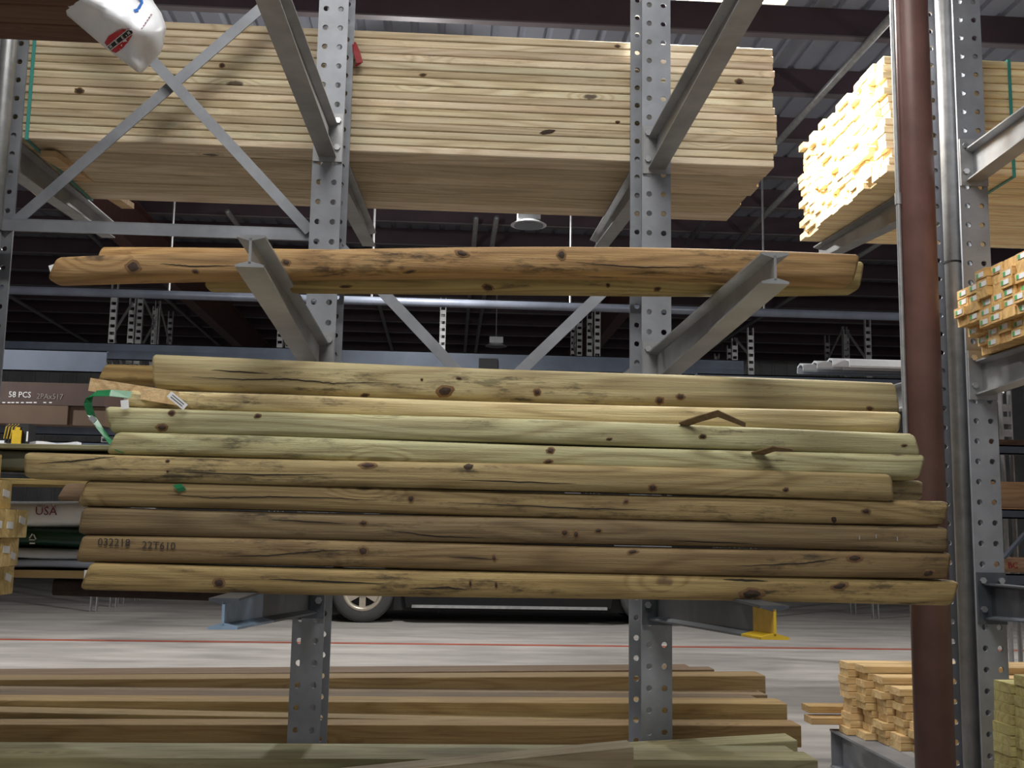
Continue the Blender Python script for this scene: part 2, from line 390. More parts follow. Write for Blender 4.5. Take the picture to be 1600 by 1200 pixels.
arm(POSTX[1], L2, (tL2.x, YT), -1); arm(POSTX[2], L2, (tR2.x, YT), -1)
aa = arm(POSTX[1], L1, (tL1.x, YT), -1, h0=.16, h1=.078, mat=plain('dark_worn_steel', (84, 88, 94), .4, .4, .2, 9), tipmat=LBLUE, fe0=.66); 
for ch in aa.children:
    if ch.name.startswith('painted_tip'): ch['label'] = 'pale blue worn arm tip'
aa = arm(POSTX[2], L1, (tR1.x, YT), -1, h0=.17, mat=bpy.data.materials['dark_worn_steel'], tipmat=YELLOW)
for ch in aa.children:
    if ch.name.startswith('painted_tip'): ch['label'] = 'yellow painted arm tip'
arm(POSTX[1], L3, (P(452, -60, 3.6).x-.02, YT), -1); arm(POSTX[2], L3, (tR2.x+.02, YT), -1)
xr_t = POSTX[3]+(tR2.x-POSTX[2])
for z in (L3, L2, L1): arm(POSTX[3], z, (xr_t, YT), -1, mat=STEEL2 if z > L1 else bpy.data.materials['dark_worn_steel'])
arm(POSTX[0], L3, (POSTX[0]-.02, YT), -1); arm(POSTX[0], EYE-.245, (POSTX[0]-.02, YT), -1)
for i, tx in ((0, P(172, 335, 6.25)), (1, P(578, 350, 6.25)), (2, P(932, 360, 6.25)), (3, P(1280, 380, 6.25))):
    arm(POSTX[i], L3, (tx.x, 6.25), 1)
    if i: arm(POSTX[i], L2, (tx.x, 6.25), 1)
# base beams
for i in (1, 2, 3):
    x = POSTX[i]
    for (y0, y1) in ((2.95, D-.02), (D+FD+.02, 6.35)):
        g = MB(); g.bb((x-.006, y0, 0), (x+.006, y1, .20)); g.bb((x-.07, y0, .2), (x+.07, y1, .212)); g.bb((x-.07, y0, 0.001), (x+.07, y1, .012)); g.bb((x-.065, y0 if y0 < D else y1-.01, .012), (x+.065, y0+.01 if y0 < D else y1, .2))
        g.build('base_beam', STEEL, rack)
YB = D+.16
def brace(a, c, w=.048, dy=0):
    g = MB(); a = P(*a, YB)+Vector((0, dy, 0)); c = P(*c, YB)+Vector((0, dy, 0)); g.bar(a, c, .006, w); n = Vector((0, 1, 0)); g.bar(a+Vector((0, .018, w*.5)), c+Vector((0, .018, w*.5)), .036, .005); return g.build('brace', STEEL, rack)
brace((2, 366), (497, -65)); brace((486, 366), (20, -140), dy=-.05)
g = MB(); a, c = P(12, 352, YB), P(490, 371, YB); z = (a.z+c.z)/2; g.bb((POSTX[0], YB-.03, z-.027), (POSTX[1], YB-.024, z+.027)); g.bb((POSTX[0], YB-.03, z+.022), (POSTX[1], YB+.03, z+.028)); g.build('brace', STEEL, rack)
g = MB(); z -= .14; g.bb((POSTX[1], YB-.03, z-.027), (POSTX[2], YB-.024, z+.027)); g.bb((POSTX[1], YB-.03, z+.022), (POSTX[2], YB+.03, z+.028)); g.build('brace', STEEL, rack)
brace((534, 388), (990, 872)); brace((1000, 402), (528, 855), dy=-.05)

# ------------------------------------------------------------------ timbers
def prof_ring(w, h, n=20, ex=.40, ez=.46):
    out = []
    for i in range(n):
        a = 2*math.pi*(i+.5)/n; c_, s_ = math.cos(a), math.sin(a)
        out.append((w/2*math.copysign(abs(c_)**ex, c_), h/2*math.copysign(abs(s_)**ez, s_)))
    return out
def timber(label, Lp, Rp, Y, color, w=.118, bow=0, name='landscape_timber', cat='timber', group='landscape timbers', dark=None, YR=None):
    YR = YR or Y
    a, a2 = P(Lp[0], Lp[1], Y), P(Lp[0], Lp[2], Y); c, c2 = P(Rp[0], Rp[1], YR), P(Rp[0], Rp[2], YR)
    A, B = (a+a2)/2, (c+c2)/2; hA, hB = (a-a2).length*1.015, (c-c2).length*1.015
    ph = random.random()*6; rings = []; n = 22
    ts = [0, .004]+[i/n for i in range(1, n)]+[.996, 1]
    for t in ts:
        p = A.lerp(B, t); p.z += bow*4*t*(1-t)+.0025*math.sin(7*t+ph); p.y += .004*math.sin(5*t+ph*2)
        h = hA+(hB-hA)*t; k = .90 if t in (0, 1) else 1; skew = .012*math.sin(ph*3)
        rings.append([Vector((p.x+(skew*q[1]/h*2 if t in (0, .004, .996, 1) else 0), p.y+q[0]*k*(1+.03*math.sin(9*t+ph)), p.z+q[1]*k)) for q in prof_ring(w, h)])
    o = MB().loft(rings).build(name, WT, smooth=False, color=color)
    me = o.data
    for f in me.polygons:
        if len(f.vertices) == 4: f.use_smooth = True
    return tag(o, label, cat, group)
YA, YBk = 3.18, 3.31
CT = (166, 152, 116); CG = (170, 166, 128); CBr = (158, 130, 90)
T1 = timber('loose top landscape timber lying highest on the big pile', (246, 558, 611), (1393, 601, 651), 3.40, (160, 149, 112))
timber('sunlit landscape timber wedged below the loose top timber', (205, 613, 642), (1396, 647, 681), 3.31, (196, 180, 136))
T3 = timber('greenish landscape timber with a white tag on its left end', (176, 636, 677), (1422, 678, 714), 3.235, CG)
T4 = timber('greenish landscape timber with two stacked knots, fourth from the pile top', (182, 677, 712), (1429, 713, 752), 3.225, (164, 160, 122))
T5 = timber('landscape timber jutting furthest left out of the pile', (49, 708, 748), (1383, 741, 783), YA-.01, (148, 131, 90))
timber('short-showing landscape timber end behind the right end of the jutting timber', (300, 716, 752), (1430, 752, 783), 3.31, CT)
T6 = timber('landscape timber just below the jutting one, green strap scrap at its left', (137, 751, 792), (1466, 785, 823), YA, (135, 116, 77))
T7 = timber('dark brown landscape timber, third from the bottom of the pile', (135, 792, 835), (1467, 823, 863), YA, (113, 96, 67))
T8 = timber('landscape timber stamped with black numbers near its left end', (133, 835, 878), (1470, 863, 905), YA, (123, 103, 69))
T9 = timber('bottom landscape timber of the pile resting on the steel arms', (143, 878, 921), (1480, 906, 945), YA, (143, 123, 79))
timber('upper landscape timber end with tag left of the loose top timber', (166, 572, 600), (700, 592, 622), 3.55, (178, 152, 100))
timber('round timber end peeking out left under the jutting timber', (104, 757, 783), (620, 770, 796), 3.48, (120, 98, 76))
M1 = timber('bowed knotty landscape timber lying across the middle arms', (92, 408, 444), (1329, 402, 448), 3.36, (152, 122, 80), bow=.03)
M2 = timber('greyer landscape timber behind and below the bowed one on the middle arms', (330, 420, 452), (1338, 412, 457), 3.50, (158, 142, 96), bow=-.01)
timber('thin-showing timber behind the bowed timber at its left end', (160, 391, 426), (900, 396, 430), 3.64, (176, 140, 90))
# dunnage and small loose wood
o = MB(); a, c = P(150, 602, 3.40), P(268, 621, 3.22); o.bar(a, c, .05, .04); tag(o.build('wood_offcut', WB, color=(226, 196, 150)), 'pale sawn wood offcut wedged at the left end of the pile', 'wood block')
pr = prof_ring(.085, .06); a, c = P(88, 917, 4.2), P(420, 929, 4.2)
tag(MB().loft([[Vector((p.x, p.y+q[0], p.z+q[1])) for q in pr] for p in (a, c)]).build('dunnage_log', BARK), 'dark bark dunnage log under the wrapped packs at the left', 'log')
# splinters
s1 = MB(); a, m_, c = P(1064, 664, 3.185), P(1122, 646, 3.10), P(1165, 664, 3.09)
s1.ribbon([a, a.lerp(m_, .5)+Vector((0, 0, .002)), m_, m_.lerp(c, .5), c], [(0.02, .02, -.012), (.012, .02, -.014), (.004, .012, -.018), (.002, .012, -.014), (0, .006, -.012)], .004)
tag(s1.build('wood_splinter', plain('splinter_wood', (110, 90, 62), .8, 0, .3, 40)), 'bent dark wood splinter sticking out above the third timber', 'splinter')
s1 = MB(); a, m_, c = P(1180, 710, 3.17), P(1212, 700, 3.10), P(1238, 703, 3.09)
s1.ribbon([a, m_, c], [(.03, .02, -.008), (.02, .02, -.008), (.004, .006, -.006)], .004)
tag(s1.build('wood_splinter', bpy.data.materials['splinter_wood']), 'small flat wood splinter above the fourth timber', 'splinter')
# tags, stamps, strap scraps on timbers
def tagplate(label, px, py, Y, w, h, rot=0, parent=None, mat=WHITEP):
    p = P(px, py, Y); R = Matrix.Rotation(rot, 3, 'Y'); o = MB().box(p, (w, .0015, h), R).build('paper_tag', mat, parent)
    for k in range(2 if w > .03 else 0):
        MB().box(p+R @ Vector((0, -.001, h*(.2-.35*k))), (w*.7, .0008, h*.1), R).build('print_line', BLACK, o)
    return o
tagplate('', 277, 626, 3.168, .062, .020, math.radians(38), T3)
tagplate('', 195, 632, 3.168, .022, .026, math.radians(-8), T3)
for k, (txt, px, py) in enumerate((('032218', 178, 848), ('22T610', 248, 853))):
    text_mesh(txt, .03, STAMP, 'stamped_number', T8, P(px, py, YA-.061), Matrix.Rotation(math.radians(1.2), 3, 'Y') @ FRONT, .0005)
g = MB(); g.ribbon([P(276, 757, 3.118), P(281, 762, 3.116), P(285, 767, 3.119)], (.022, 0, .006)); g.build('strap_scrap', STRAPG, T6)
for (px, py) in ((1330, 802), (1366, 798), (1369, 838), (1402, 842), (1343, 840)):
    q = P(px, py, YA-.0615); MB().box(q, (.0022, .002, .012)).build('staple', BOLT, T6 if py < 820 else T7)
tagplate('', 84, 419, 3.34, .026, .024, math.radians(-20), M1)
# green strap hanging at left end of the pile
S = [P(205, 617, 3.22), P(172, 614, 3.2), P(148, 615, 3.2), P(140, 620, 3.2), P(137, 632, 3.2), P(143, 650, 3.21), P(155, 668, 3.2), P(168, 685, 3.19), P(178, 698, 3.18), P(187, 706, 3.17)]
wv = [(0, .012, .022), (0, .012, .02), (.004, .014, .018), (.014, .016, .010), (.02, .012, 0), (.022, .008, -.004), (.024, .006, -.008), (.024, .006, -.01), (.024, .004, -.01), (.022, .004, -.008)]
st = tag(MB().ribbon(S, wv, .0016).build('green_strap', STRAPG), 'cut green plastic strap curling off the left end of the pile', 'strap')
MB().box(P(145, 655, 3.19), (.02, .006, .014), Matrix.Rotation(.7, 3, 'Y')).build('strap_seal', BOLT, st)

# ------------------------------------------------------------------ lumber packs
def cprism(L, w, h, ch=.003):
    r = lambda x: [Vector((x, a*(w/2), c*(h/2))) for a, c in ()]
    pr = [(-w/2+ch, -h/2), (w/2-ch, -h/2), (w/2, -h/2+ch), (w/2, h/2-ch), (w/2-ch, h/2), (-w/2+ch, h/2), (-w/2, h/2-ch), (-w/2, -h/2+ch)]
    return MB().loft([[Vector((x, a, c)) for a, c in pr] for x in (-L/2, L/2)])
def pack(label, x0, x1, y0, z0, cols, rows, bw, bh, color, jx=.012, name='lumber_pack', mat=WB, ja=12, jy=.003, end=0):
    e = tag(empty(name, (x0, y0, z0)), label, 'lumber pack')
    L = x1-x0; me = cprism(L, bw-.003, bh-.0028, .004).mesh('board', mat, Vector((0, 0, 0)))
    for r in range(rows):
        for c_ in range(cols):
            inst('board', me, ((x0+x1)/2+random.uniform(-jx, jx), y0+bw*(c_+.5)+random.uniform(-jy, jy), z0+bh*(r+.5)), e, jit(color, ja))
    return e
PY = D+FD+.03
xr = P(1210, 160, PY).x
pk = pack('large pale lumber pack on the top back arms, spanning both middle posts', xr-3.75, xr, PY, L3+.004, 6, 16, .152, .0372, (192, 178, 150), .012, ja=16)
def strap(e, x, y0, y1, z0, z1, mat, w=.016):
    g = MB(); g.bb((x-w/2, y0-.002, z0-.002), (x+w/2, y0, z1+.002)); g.bb((x-w/2, y0, z0-.002), (x+w/2, y1, z0)); g.bb((x-w/2, y0, z1), (x+w/2, y1, z1+.002)); g.bb((x-w/2, y1, z0-.002), (x+w/2, y1+.002, z1+.002)); g.build('strap', mat, e)
strap(pk, P(48, 150, PY).x, PY-.006, PY+.918, L3, L3+16*.0372+.006, STRAPT)
xl = P(1251, 300, PY+1.27).x
pk2 = pack('sun-bright lumber pack with uneven board ends, right of the brown column', xl, xl+3.2, PY, L3+.004, 14, 15, .0905, .039, (238, 218, 174), .022, mat=WE, ja=12)
strap(pk2, P(1579, 180, PY).x, PY-.006, PY+1.27, L3, L3+15*.039+.006, STRAPT)
# dunnage strip on left back arm
o = MB(); a, c = P(58, 234, 4.95), P(203, 328, 6.1); za = L3-.022
o = MB().bar(P(75, 240, 5.0), P(200, 322, 6.15), .07, .03); tag(o.build('dunnage_strip', WB, color=(196, 168, 128)), 'narrow wooden strip under the big top pack at its left', 'wood strip')
# red flag on left post
o = MB(); o.ribbon([P(553, 66, D+.305), P(557, 80, D+.29), P(562, 98, D+.29), P(556, 104, D+.3)], [(.02, 0, 0), (.03, .01, 0), (.03, .01, .01), (.012, 0, 0)], .002); tag(o.build('red_flag', RAG), 'torn red flagging tape on the left middle post', 'tape')

# wrapped dark pack top left with white film end
yb = PZ(80, 66, L3).y; xe = P(178, 60, yb).x
dp = pack('dark brown lumber pack at the top left with torn white wrap', xe-3.0, xe, yb-.96, L3+.004, 7, 7, .138, .039, (92, 66, 48), .004, name='wrapped_lumber_pack', mat=WB, ja=8)
Lb = [(-150, -20), (-60, 40), (0, 74), (30, 112), (72, 161), (95, 191), (113, 215)]
Rb = [(-150, 190), (-60, 226), (0, 238), (20, 252), (42, 260), (80, 253), (98, 238), (113, 222)]
def interp(tb, y):
    for (y0, x0), (y1, x1) in zip(tb, tb[1:]):
        if y <= y1: return x0+(x1-x0)*(y-y0)/(y1-y0)
    return tb[-1][1]
def wrapY(px, py):
    l, r = interp(Lb, py), interp(Rb, py); u = max(0, min(1, (px-l)/max(r-l, .1)))
    yc = yb-.22+.06*min(1, max(0, py/113)); bulge = .10*math.sin(math.pi*u)**.6*min(1, (118-py)/70)
    fold = .022*abs(math.sin(.055*px+.03*py))+.016*math.sin(.05*px-.09*py+1)+.003*math.sin(.33*px+.05*py)
    return yc-bulge-fold*math.sin(math.pi*u), yc+bulge*.8
bw_ = MB(); NR, NC = 34, 22; front, back = [], []
for j in range(NR+1):
    y = -150+263*j/NR; l, r = interp(Lb, y), interp(Rb, y); rr = []
    for i in range(NC+1):
        u = i/NC; px = l+(r-l)*u; rr.append(P(px, y, wrapY(px, y)[0]))
    bk = [P(l+(r-l)*i/NC, y, wrapY(l+(r-l)*i/NC, y)[1]) for i in range(NC-1, 0, -1)]
    front.append(rr+bk)
bw_.loft(front)
wrap = bw_.build('plastic_wrap', WHITE, dp, smooth=True)
def inpoly(x, y, pl):
    c = False; j = len(pl)-1
    for i in range(len(pl)):
        if (pl[i][1] > y) != (pl[j][1] > y) and x < (pl[j][0]-pl[i][0])*(y-pl[i][1])/(pl[j][1]-pl[i][1])+pl[i][0]: c = not c
        j = i
    return c
def patch(name, pl, mat, off, step=.8):
    b = MB(); xs = [p[0] for p in pl]; ys = [p[1] for p in pl]; x = min(xs)
    while x < max(xs):
        y = min(ys)
        while y < max(ys):
            if inpoly(x+step/2, y+step/2, pl):
                b.quad(*[P(px, py, wrapY(px, py)[0]-off) for px, py in ((x, y), (x, y+step), (x+step, y+step), (x+step, y))])
            y += step
        x += step
    return b.build(name, mat, wrap)
patch('emblem', [(163, 67), (169, 57), (180, 50), (192, 46), (202, 45), (207, 50), (206, 56), (199, 67), (190, 77), (181, 83), (174, 80)], RED, .004)
patch('emblem_border', [(166, 73), (199, 45.5), (206, 46), (208.5, 52), (178, 75), (172, 80)], WHITEP, .006)
patch('emblem_band', [(168, 73), (200, 47), (205.5, 47.5), (207.5, 51.5), (178, 73.2), (172.5, 78)], BLACK, .008, .5)
def glyph(cx, cy, segs, s=3.4):
    ca, sa = math.cos(math.radians(-37)), math.sin(math.radians(-37))
    for (x0, y0, x1, y1) in segs:
        pl = [(cx+s*(x*ca-y*sa), cy+s*(x*sa+y*ca)) for x, y in ((x0, y0), (x1, y0), (x1, y1), (x0, y1))]
        patch('emblem_letter', pl, WHITEP, .010, .3)
EG = [(-.6, -1, -.2, 1), (-.2, -1, .6, -.6), (-.2, -.2, .4, .2), (-.2, .6, .6, 1)]
NG = [(-.7, -1, -.3, 1), (.3, -1, .7, 1), (-.3, -.3, .3, .3)]
for (cx, cy), gl in (((173, 73), NG), ((182, 65.5), EG), ((191.5, 58.5), EG), ((201, 51.5), NG)): glyph(cx, cy, gl, 2.6)
for k in range(6): patch('red_dash', [(220+k*2.9, 45-k*4.2), (222+k*2.9, 42.5-k*4.2), (223.2+k*2.9, 43.5-k*4.2), (221.2+k*2.9, 46-k*4.2)], DRED, .004, .4)
patch('blue_mark', [(208, 15), (214, 13), (220, 3), (214, -4), (222, -4), (224, 4), (217, 17), (211, 19)], BLUE, .004, .6)

# ------------------------------------------------------------------ knots and checks that show on the wood
KNOT = plain('knot_wood', (54, 38, 26), .8, 0, .45, 60)
KNOTR = plain('knot_ring', (112, 84, 52), .8, 0, .25, 50)
CHECK = plain('drying_check', (34, 26, 20), .9, 0, .3, 40)
def bvh(o):
    return BVHTree.FromPolygons([Vector(v.co)+ORG[o.name] for v in o.data.vertices], [tuple(p.vertices) for p in o.data.polygons])
def hit(t, px, py, off):
    d = (rt*((px-800)/F) - up*((py-600)/F) + fw).normalized(); h = t.ray_cast(Vector((0, 0, EYE)), d)
    return h[0]-d*off if h[0] else None
def knots(o, lst, t=None):
    t = t or bvh(o)
    for (px, py, rx, ry) in lst:
        ang = random.uniform(-.25, .25); n = 14; wob = [random.uniform(.82, 1.12) for _ in range(n)]
        for (nm, k, off, mat) in (('knot_ring', 1.35, .0010, KNOTR), ('knot', .86, .0018, KNOT)):
            rings = []
            for f in (.05, .6, 1):
                r = []
                for i in range(n):
                    a = 2*math.pi*i/n; x = rx*k*f*wob[i]*math.cos(a); y = ry*k*f*wob[i]*math.sin(a)
                    q = hit(t, px+x*math.cos(ang)-y*math.sin(ang), py+x*math.sin(ang)+y*math.cos(ang), off*(2-f))
                    if q is None: break
                    r.append(q)
                if len(r) < n: break
                rings.append(r)
            if len(rings) == 3: MB().loft(rings).build(nm, mat, o)
def checks(o, lst, w=1.3, t=None):
    t = t or bvh(o)
    for pts in lst:
        rings = []; m = 10*(len(pts)-1)
        for i in range(m+1):
            f = i/m*(len(pts)-1); k = min(int(f), len(pts)-2); f -= k; x = pts[k][0]+(pts[k+1][0]-pts[k][0])*f; y = pts[k][1]+(pts[k+1][1]-pts[k][1])*f+random.uniform(-.5, .5)
            ww = w*(.25+math.sin(math.pi*i/m))*.6; a, c = hit(t, x, y-ww, .0012), hit(t, x, y+ww, .0012)
            if a is None or c is None: continue
            rings.append((a, c))
        g = MB()
        for (a, c), (a2, c2) in zip(rings, rings[1:]): g.quad(a, c, c2, a2)
        if g.f: g.build('drying_check', CHECK, o)
knots(M1, [(208, 417, 10, 8), (305, 424, 5, 3), (722, 396, 10, 4), (877, 398, 6, 7), (447, 410, 7, 4), (640, 425, 8, 2)])
knots(M2, [(763, 450, 8, 5), (950, 446, 3, 3), (1027, 452, 5, 3), (540, 448, 8, 2)])
knots(T1, [(695, 611, 11, 8), (570, 618, 6, 3), (717, 591, 4, 2), (659, 593, 2, 2), (839, 613, 5, 5), (1031, 626, 6, 5), (1063, 620, 6, 4), (1359, 638, 5, 3)])
knots(T3, [(253, 668, 8, 5), (268, 645, 5, 4), (403, 650, 5, 3), (952, 686, 4, 2), (1098, 682, 5, 3), (1413, 696, 4, 2)])
knots(T4, [(860, 704, 6, 4), (857, 721, 6, 3)])
knots(T5, [(262, 720, 3, 2), (262, 736, 2, 2), (575, 727, 12, 4), (732, 729, 9, 5), (1020, 762, 6, 5), (1228, 765, 4, 3)])
knots(T6, [(642, 779, 5, 5), (978, 783, 4, 3), (1353, 799, 6, 4), (1303, 812, 5, 6)])
knots(T7, [(568, 817, 6, 4), (935, 829, 5, 3), (882, 832, 5, 5), (900, 835, 4, 6)])
knots(T8, [(567, 861, 7, 6), (772, 872, 3, 5), (988, 862, 8, 3), (1335, 872, 11, 5), (1450, 896, 9, 5)])
knots(T9, [(342, 911, 8, 6), (1175, 928, 16, 8), (1312, 916, 11, 5), (735, 912, 2, 5), (775, 914, 2, 5)])
checks(T1, [[(300, 589), (380, 593), (450, 592), (520, 599), (600, 597)], [(330, 578), (420, 584)]])
checks(T5, [[(60, 724), (110, 721), (180, 713)], [(260, 737), (400, 742), (520, 741)], [(720, 750), (900, 756)]])
checks(T6, [[(262, 772), (330, 778), (420, 776), (520, 778), (590, 782)], [(700, 785), (900, 794), (1010, 797)]])
checks(T7, [[(600, 828), (680, 838), (760, 841)], [(420, 812), (540, 818)], [(1050, 845), (1180, 850)]])
checks(T8, [[(345, 869), (420, 868), (500, 861), (545, 860)], [(700, 870), (780, 874)], [(1150, 885), (1260, 880), (1310, 872)]])
checks(T9, [[(640, 920), (700, 918), (730, 922)], [(1130, 905), (1200, 908)], [(420, 905), (600, 912)]], 2)
checks(M1, [[(250, 412), (300, 416), (370, 415)], [(900, 410), (1000, 418), (1100, 417)]])
pkf = [c_ for c_ in pk.children if c_.name.startswith('board') and c_.location.y < .12]
for (px, py, rx, ry) in ((341, 122, 8, 3), (347, 102, 4, 3), (124, 142, 6, 4), (725, 114, 11, 5), (725, 163, 8, 5), (704, 150, 10, 3), (661, 117, 5, 2), (856, 206, 16, 4), (965, 72, 4, 2), (965, 191, 3, 2), (1155, 128, 6, 4), (1140, 236, 10, 4), (435, 62, 6, 3), (610, 112, 12, 4), (424, 39, 5, 2)):
    z = P(px, py, PY).z; b_ = min(pkf, key=lambda q: abs(ORG[q.name].z-z))
    knots(b_, [(px, py, rx, ry)], bvh(b_))

# ------------------------------------------------------------------ right: brown column, conduit, white pipe
a, c = P(1421, 0, 4.42), P(1461, 1190, 4.42); xc = (a.x+c.x)/2
col = tag(MB().tube((xc, 4.42, 0), (xc, 4.42, ROOFZ-.02), .078, 28).build('building_column', BROWN, smooth=False), 'round brown steel building column at the right', 'column')
for f in col.data.polygons:
    if len(f.vertices) == 4: f.use_smooth = True
g = MB(); g.tube((xc-.088, 4.40, 1.62), (xc-.088, 4.40, ROOFZ-.05), .010, 10); cd = g.build('conduit', GALV); tag(cd, 'thin grey conduit running up the left side of the brown column', 'pipe')
MB().tube((xc-.088, 4.40, P(1390, 312, 4.4).z-.02), (xc-.088, 4.40, P(1390, 312, 4.4).z+.03), .014, 10).build('coupling', GALV, cd)
xp = P(1493, 330, 4.68).x
for (x, lab) in ((POSTX[3]-.052, 'pale vertical pipe inside the right rack post'), (POSTX[0]+.05, 'pale vertical pipe inside the left rack post')):
    p = MB().tube((x, D+.12, 0), (x, D+.12, ROOFZ-.03), .036, 20).build('vertical_pipe', GALV); tag(p, lab, 'pipe', 'pale vertical pipes')
    for f in p.data.polygons:
        if len(f.vertices) == 4: f.use_smooth = True
    zt = P(1490, 410, D+.1).z
    MB().tube((x, D+.12, zt), (x, D+.12, zt+.008), .039, 20).build('wire_tie', BLACK, p)

# ------------------------------------------------------------------ loose boards with labels
def board(name, label, x0, x1, y, z, w, h, color, cat='board', group=None, me=None, mat=WB, rot=(0, 0, 0)):
    me = me or cprism(x1-x0, w, h).mesh(name, mat, Vector((0, 0, 0)))
    return tag(inst(name, me, ((x0+x1)/2, y, z), None, jit(color, 8), rot), label, cat, group)
ordn = ['first', 'second', 'third', 'fourth', 'fifth', 'sixth', 'seventh', 'eighth', 'ninth', 'tenth', 'eleventh', 'twelfth', 'thirteenth', 'fourteenth', 'fifteenth']
# tagged boards on right middle arm
x0 = P(1503, 500, 4.4).x
bw, bh = .0945, .0395; me = cprism(2.4, bw-.002, bh-.001).mesh('tagged_board', WE, Vector((0, 0, 0)))
tm = MB().box((0, 0, 0), (.002, .058, .020)).mesh('end_tag', WHITEP, Vector((0, 0, 0))); tg = MB().box((0, 0, 0), (.001, .018, .017)).mesh('tag_print', PGREEN, Vector((0, 0, 0)))
ncol = 8
for r in range(8):
    for c_ in range(ncol):
        if r == 7 and c_ in (0, 1): continue
        inset = (.10 if r == 0 else .08 if r == 1 else .05 if r == 2 else 0) if c_ < 2 else .03*(r < 2)
        xx = x0+inset+random.uniform(-.012, .012); yy = 4.40-.0965*c_; zz = L2+.006+bh*(r+.5)
        o = board('tagged_board', f'yellow end-tagged board on right middle arm, {ordn[r]} layer up, {ordn[c_]} from rack post', xx, xx+2.4, yy, zz, bw, bh, (204, 168, 108), group='tagged boards on the right arm', me=me, mat=WE)
        if random.random() < .8:
            t = inst('end_tag', tm, Vector(o.location)+Vector((-1.2012, random.uniform(-.01, .01), random.uniform(-.004, .004))), o); q = inst('tag_print', tg, ORG[t.name]+Vector((-.0012, .018, 0)), t)
# 4x4 posts at left with tags
x1 = P(14, 820, 3.6).x; bw = .0905; me = cprism(1.6, bw-.002, bw-.002).mesh('square_post', WE, Vector((0, 0, 0)))
tm4 = MB().box((0, 0, 0), (.0015, .052, .022)).mesh('end_tag', WHITEP, Vector((0, 0, 0)))
offs = [-.012, .008, .018, -.005, -.03]
for r in range(5):
    for c_ in range(3):
        xx = x1+offs[r]-.012*(c_ == 0)*(r % 2)
        if r == 3 and c_ == 0: xx -= .045
        if r == 4: xx -= .05
        yy = 3.66-.092*c_
        zz = EYE-.225+bw*(r+.5)
        o = board('square_post', f'square tagged post at left edge, {ordn[r]} layer up, {ordn[2-c_]} from front', xx-1.6, xx, yy, zz, bw, bw, (196, 172, 116), cat='post', group='square posts at the left edge', me=me, mat=WE)
        inst('end_tag', tm4, Vector(o.location)+Vector((.8005, random.uniform(-.01, .01), random.uniform(-.012, .012))), o, rot=(random.uniform(-.3, 0), 0, 0))
# green treated boards stacked at the bottom right
x0 = P(1566, 1120, 4.3).x; bw, bh = .142, .0395; me = cprism(2.4, bw-.003, bh-.0015).mesh('treated_board', WE, Vector((0, 0, 0)))
for r in range(14):
    for c_ in range(3):
        if r == 13 and c_ != 1: continue
        zz = .235+bh*(r+.5); yy = 4.30-.148*c_
        board('treated_board', f'greenish board in bottom right stack, {ordn[r]} layer up, {ordn[c_]} from post', x0+random.uniform(-.015, .015)+.02*c_, x0+2.4, yy, zz, bw, bh, (172, 164, 108), group='bottom right treated boards', me=me, mat=WE)
# board on the right low arm
board('thin_board', 'thin pale board lying on the low right arm', POSTX[3]-.02, POSTX[3]+2.2, 3.9, L1+.014, .14, .022, (206, 182, 130))
# yellow boards behind the brown column at the floor
x0 = P(1358, 1090, 5.9).x; bw, bh = .135, .0395; me = cprism(2.6, bw-.003, bh-.0015).mesh('stacked_board', WE, Vector((0, 0, 0)))
heights = [10, 10, 9, 8, 6, 3, 2]
for c_, hN in enumerate(heights):
    for r in range(hN):
        yy = 6.2-.15*c_; xx = x0+.03*c_+random.uniform(-.025, .025)-.02*(c_ == 0)
        board('stacked_board', f'honey board in low stack behind column, {ordn[r]} layer up, {ordn[c_]} row from back', xx, xx+2.6, yy, .2135+bh*(r+.5), bw, bh, (206, 178, 128), group='low honey boards', me=me, mat=WE)
for k, (px, py, Y, dx) in enumerate(((1258, 1106, 6.40, 1.2), (1262, 1124, 6.32, 1.2))):
    a = P(px, py, Y); board('jutting_board', ('upper' if k == 0 else 'lower')+' grey-brown board jutting left out of the low stack', a.x, a.x+dx, a.y, a.z, .13, .038, (176, 146, 100))

# ------------------------------------------------------------------ bottom boards behind and before the posts
def low(label, pxR, Rv, Y, w, color, Lv, pxL=-160, mat=WB, name='loose_board'):
    a, c = P(pxR, Rv[0], Y), P(pxR, Rv[1], Y); a2, c2 = P(pxL, Lv[0], Y), P(pxL, Lv[1], Y); rings = []
    for (t, b_) in ((a2, c2), (a, c)):
        h = t.z-b_.z; m_ = (t+b_)/2; ch = .003
        pr = [(-w/2+ch, -h/2), (w/2-ch, -h/2), (w/2, -h/2+ch), (w/2, h/2-ch), (w/2-ch, h/2), (-w/2+ch, h/2), (-w/2, h/2-ch), (-w/2, -h/2+ch)]
        rings.append([Vector((m_.x, Y+w/2+u_, m_.z+v_)) for u_, v_ in pr])
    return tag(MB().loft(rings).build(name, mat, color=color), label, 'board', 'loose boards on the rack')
low('farthest low board whose short end shows right of the middle post', 1078, (1042, 1058), 6.35, .14, (124, 102, 78), (1051, 1066))  # back boards: colours darkened to stand in for the timber pile's shade
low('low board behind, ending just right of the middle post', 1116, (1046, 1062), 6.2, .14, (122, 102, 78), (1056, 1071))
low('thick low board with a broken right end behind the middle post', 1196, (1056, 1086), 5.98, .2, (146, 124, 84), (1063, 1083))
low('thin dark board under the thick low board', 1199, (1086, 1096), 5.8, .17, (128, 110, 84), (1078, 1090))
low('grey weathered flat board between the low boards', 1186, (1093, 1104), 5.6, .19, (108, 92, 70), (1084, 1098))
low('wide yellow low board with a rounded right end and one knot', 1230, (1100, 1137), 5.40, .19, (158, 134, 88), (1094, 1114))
low('pale low board below the wide yellow one', 1205, (1134, 1148), 5.22, .17, (146, 126, 84), (1110, 1136))
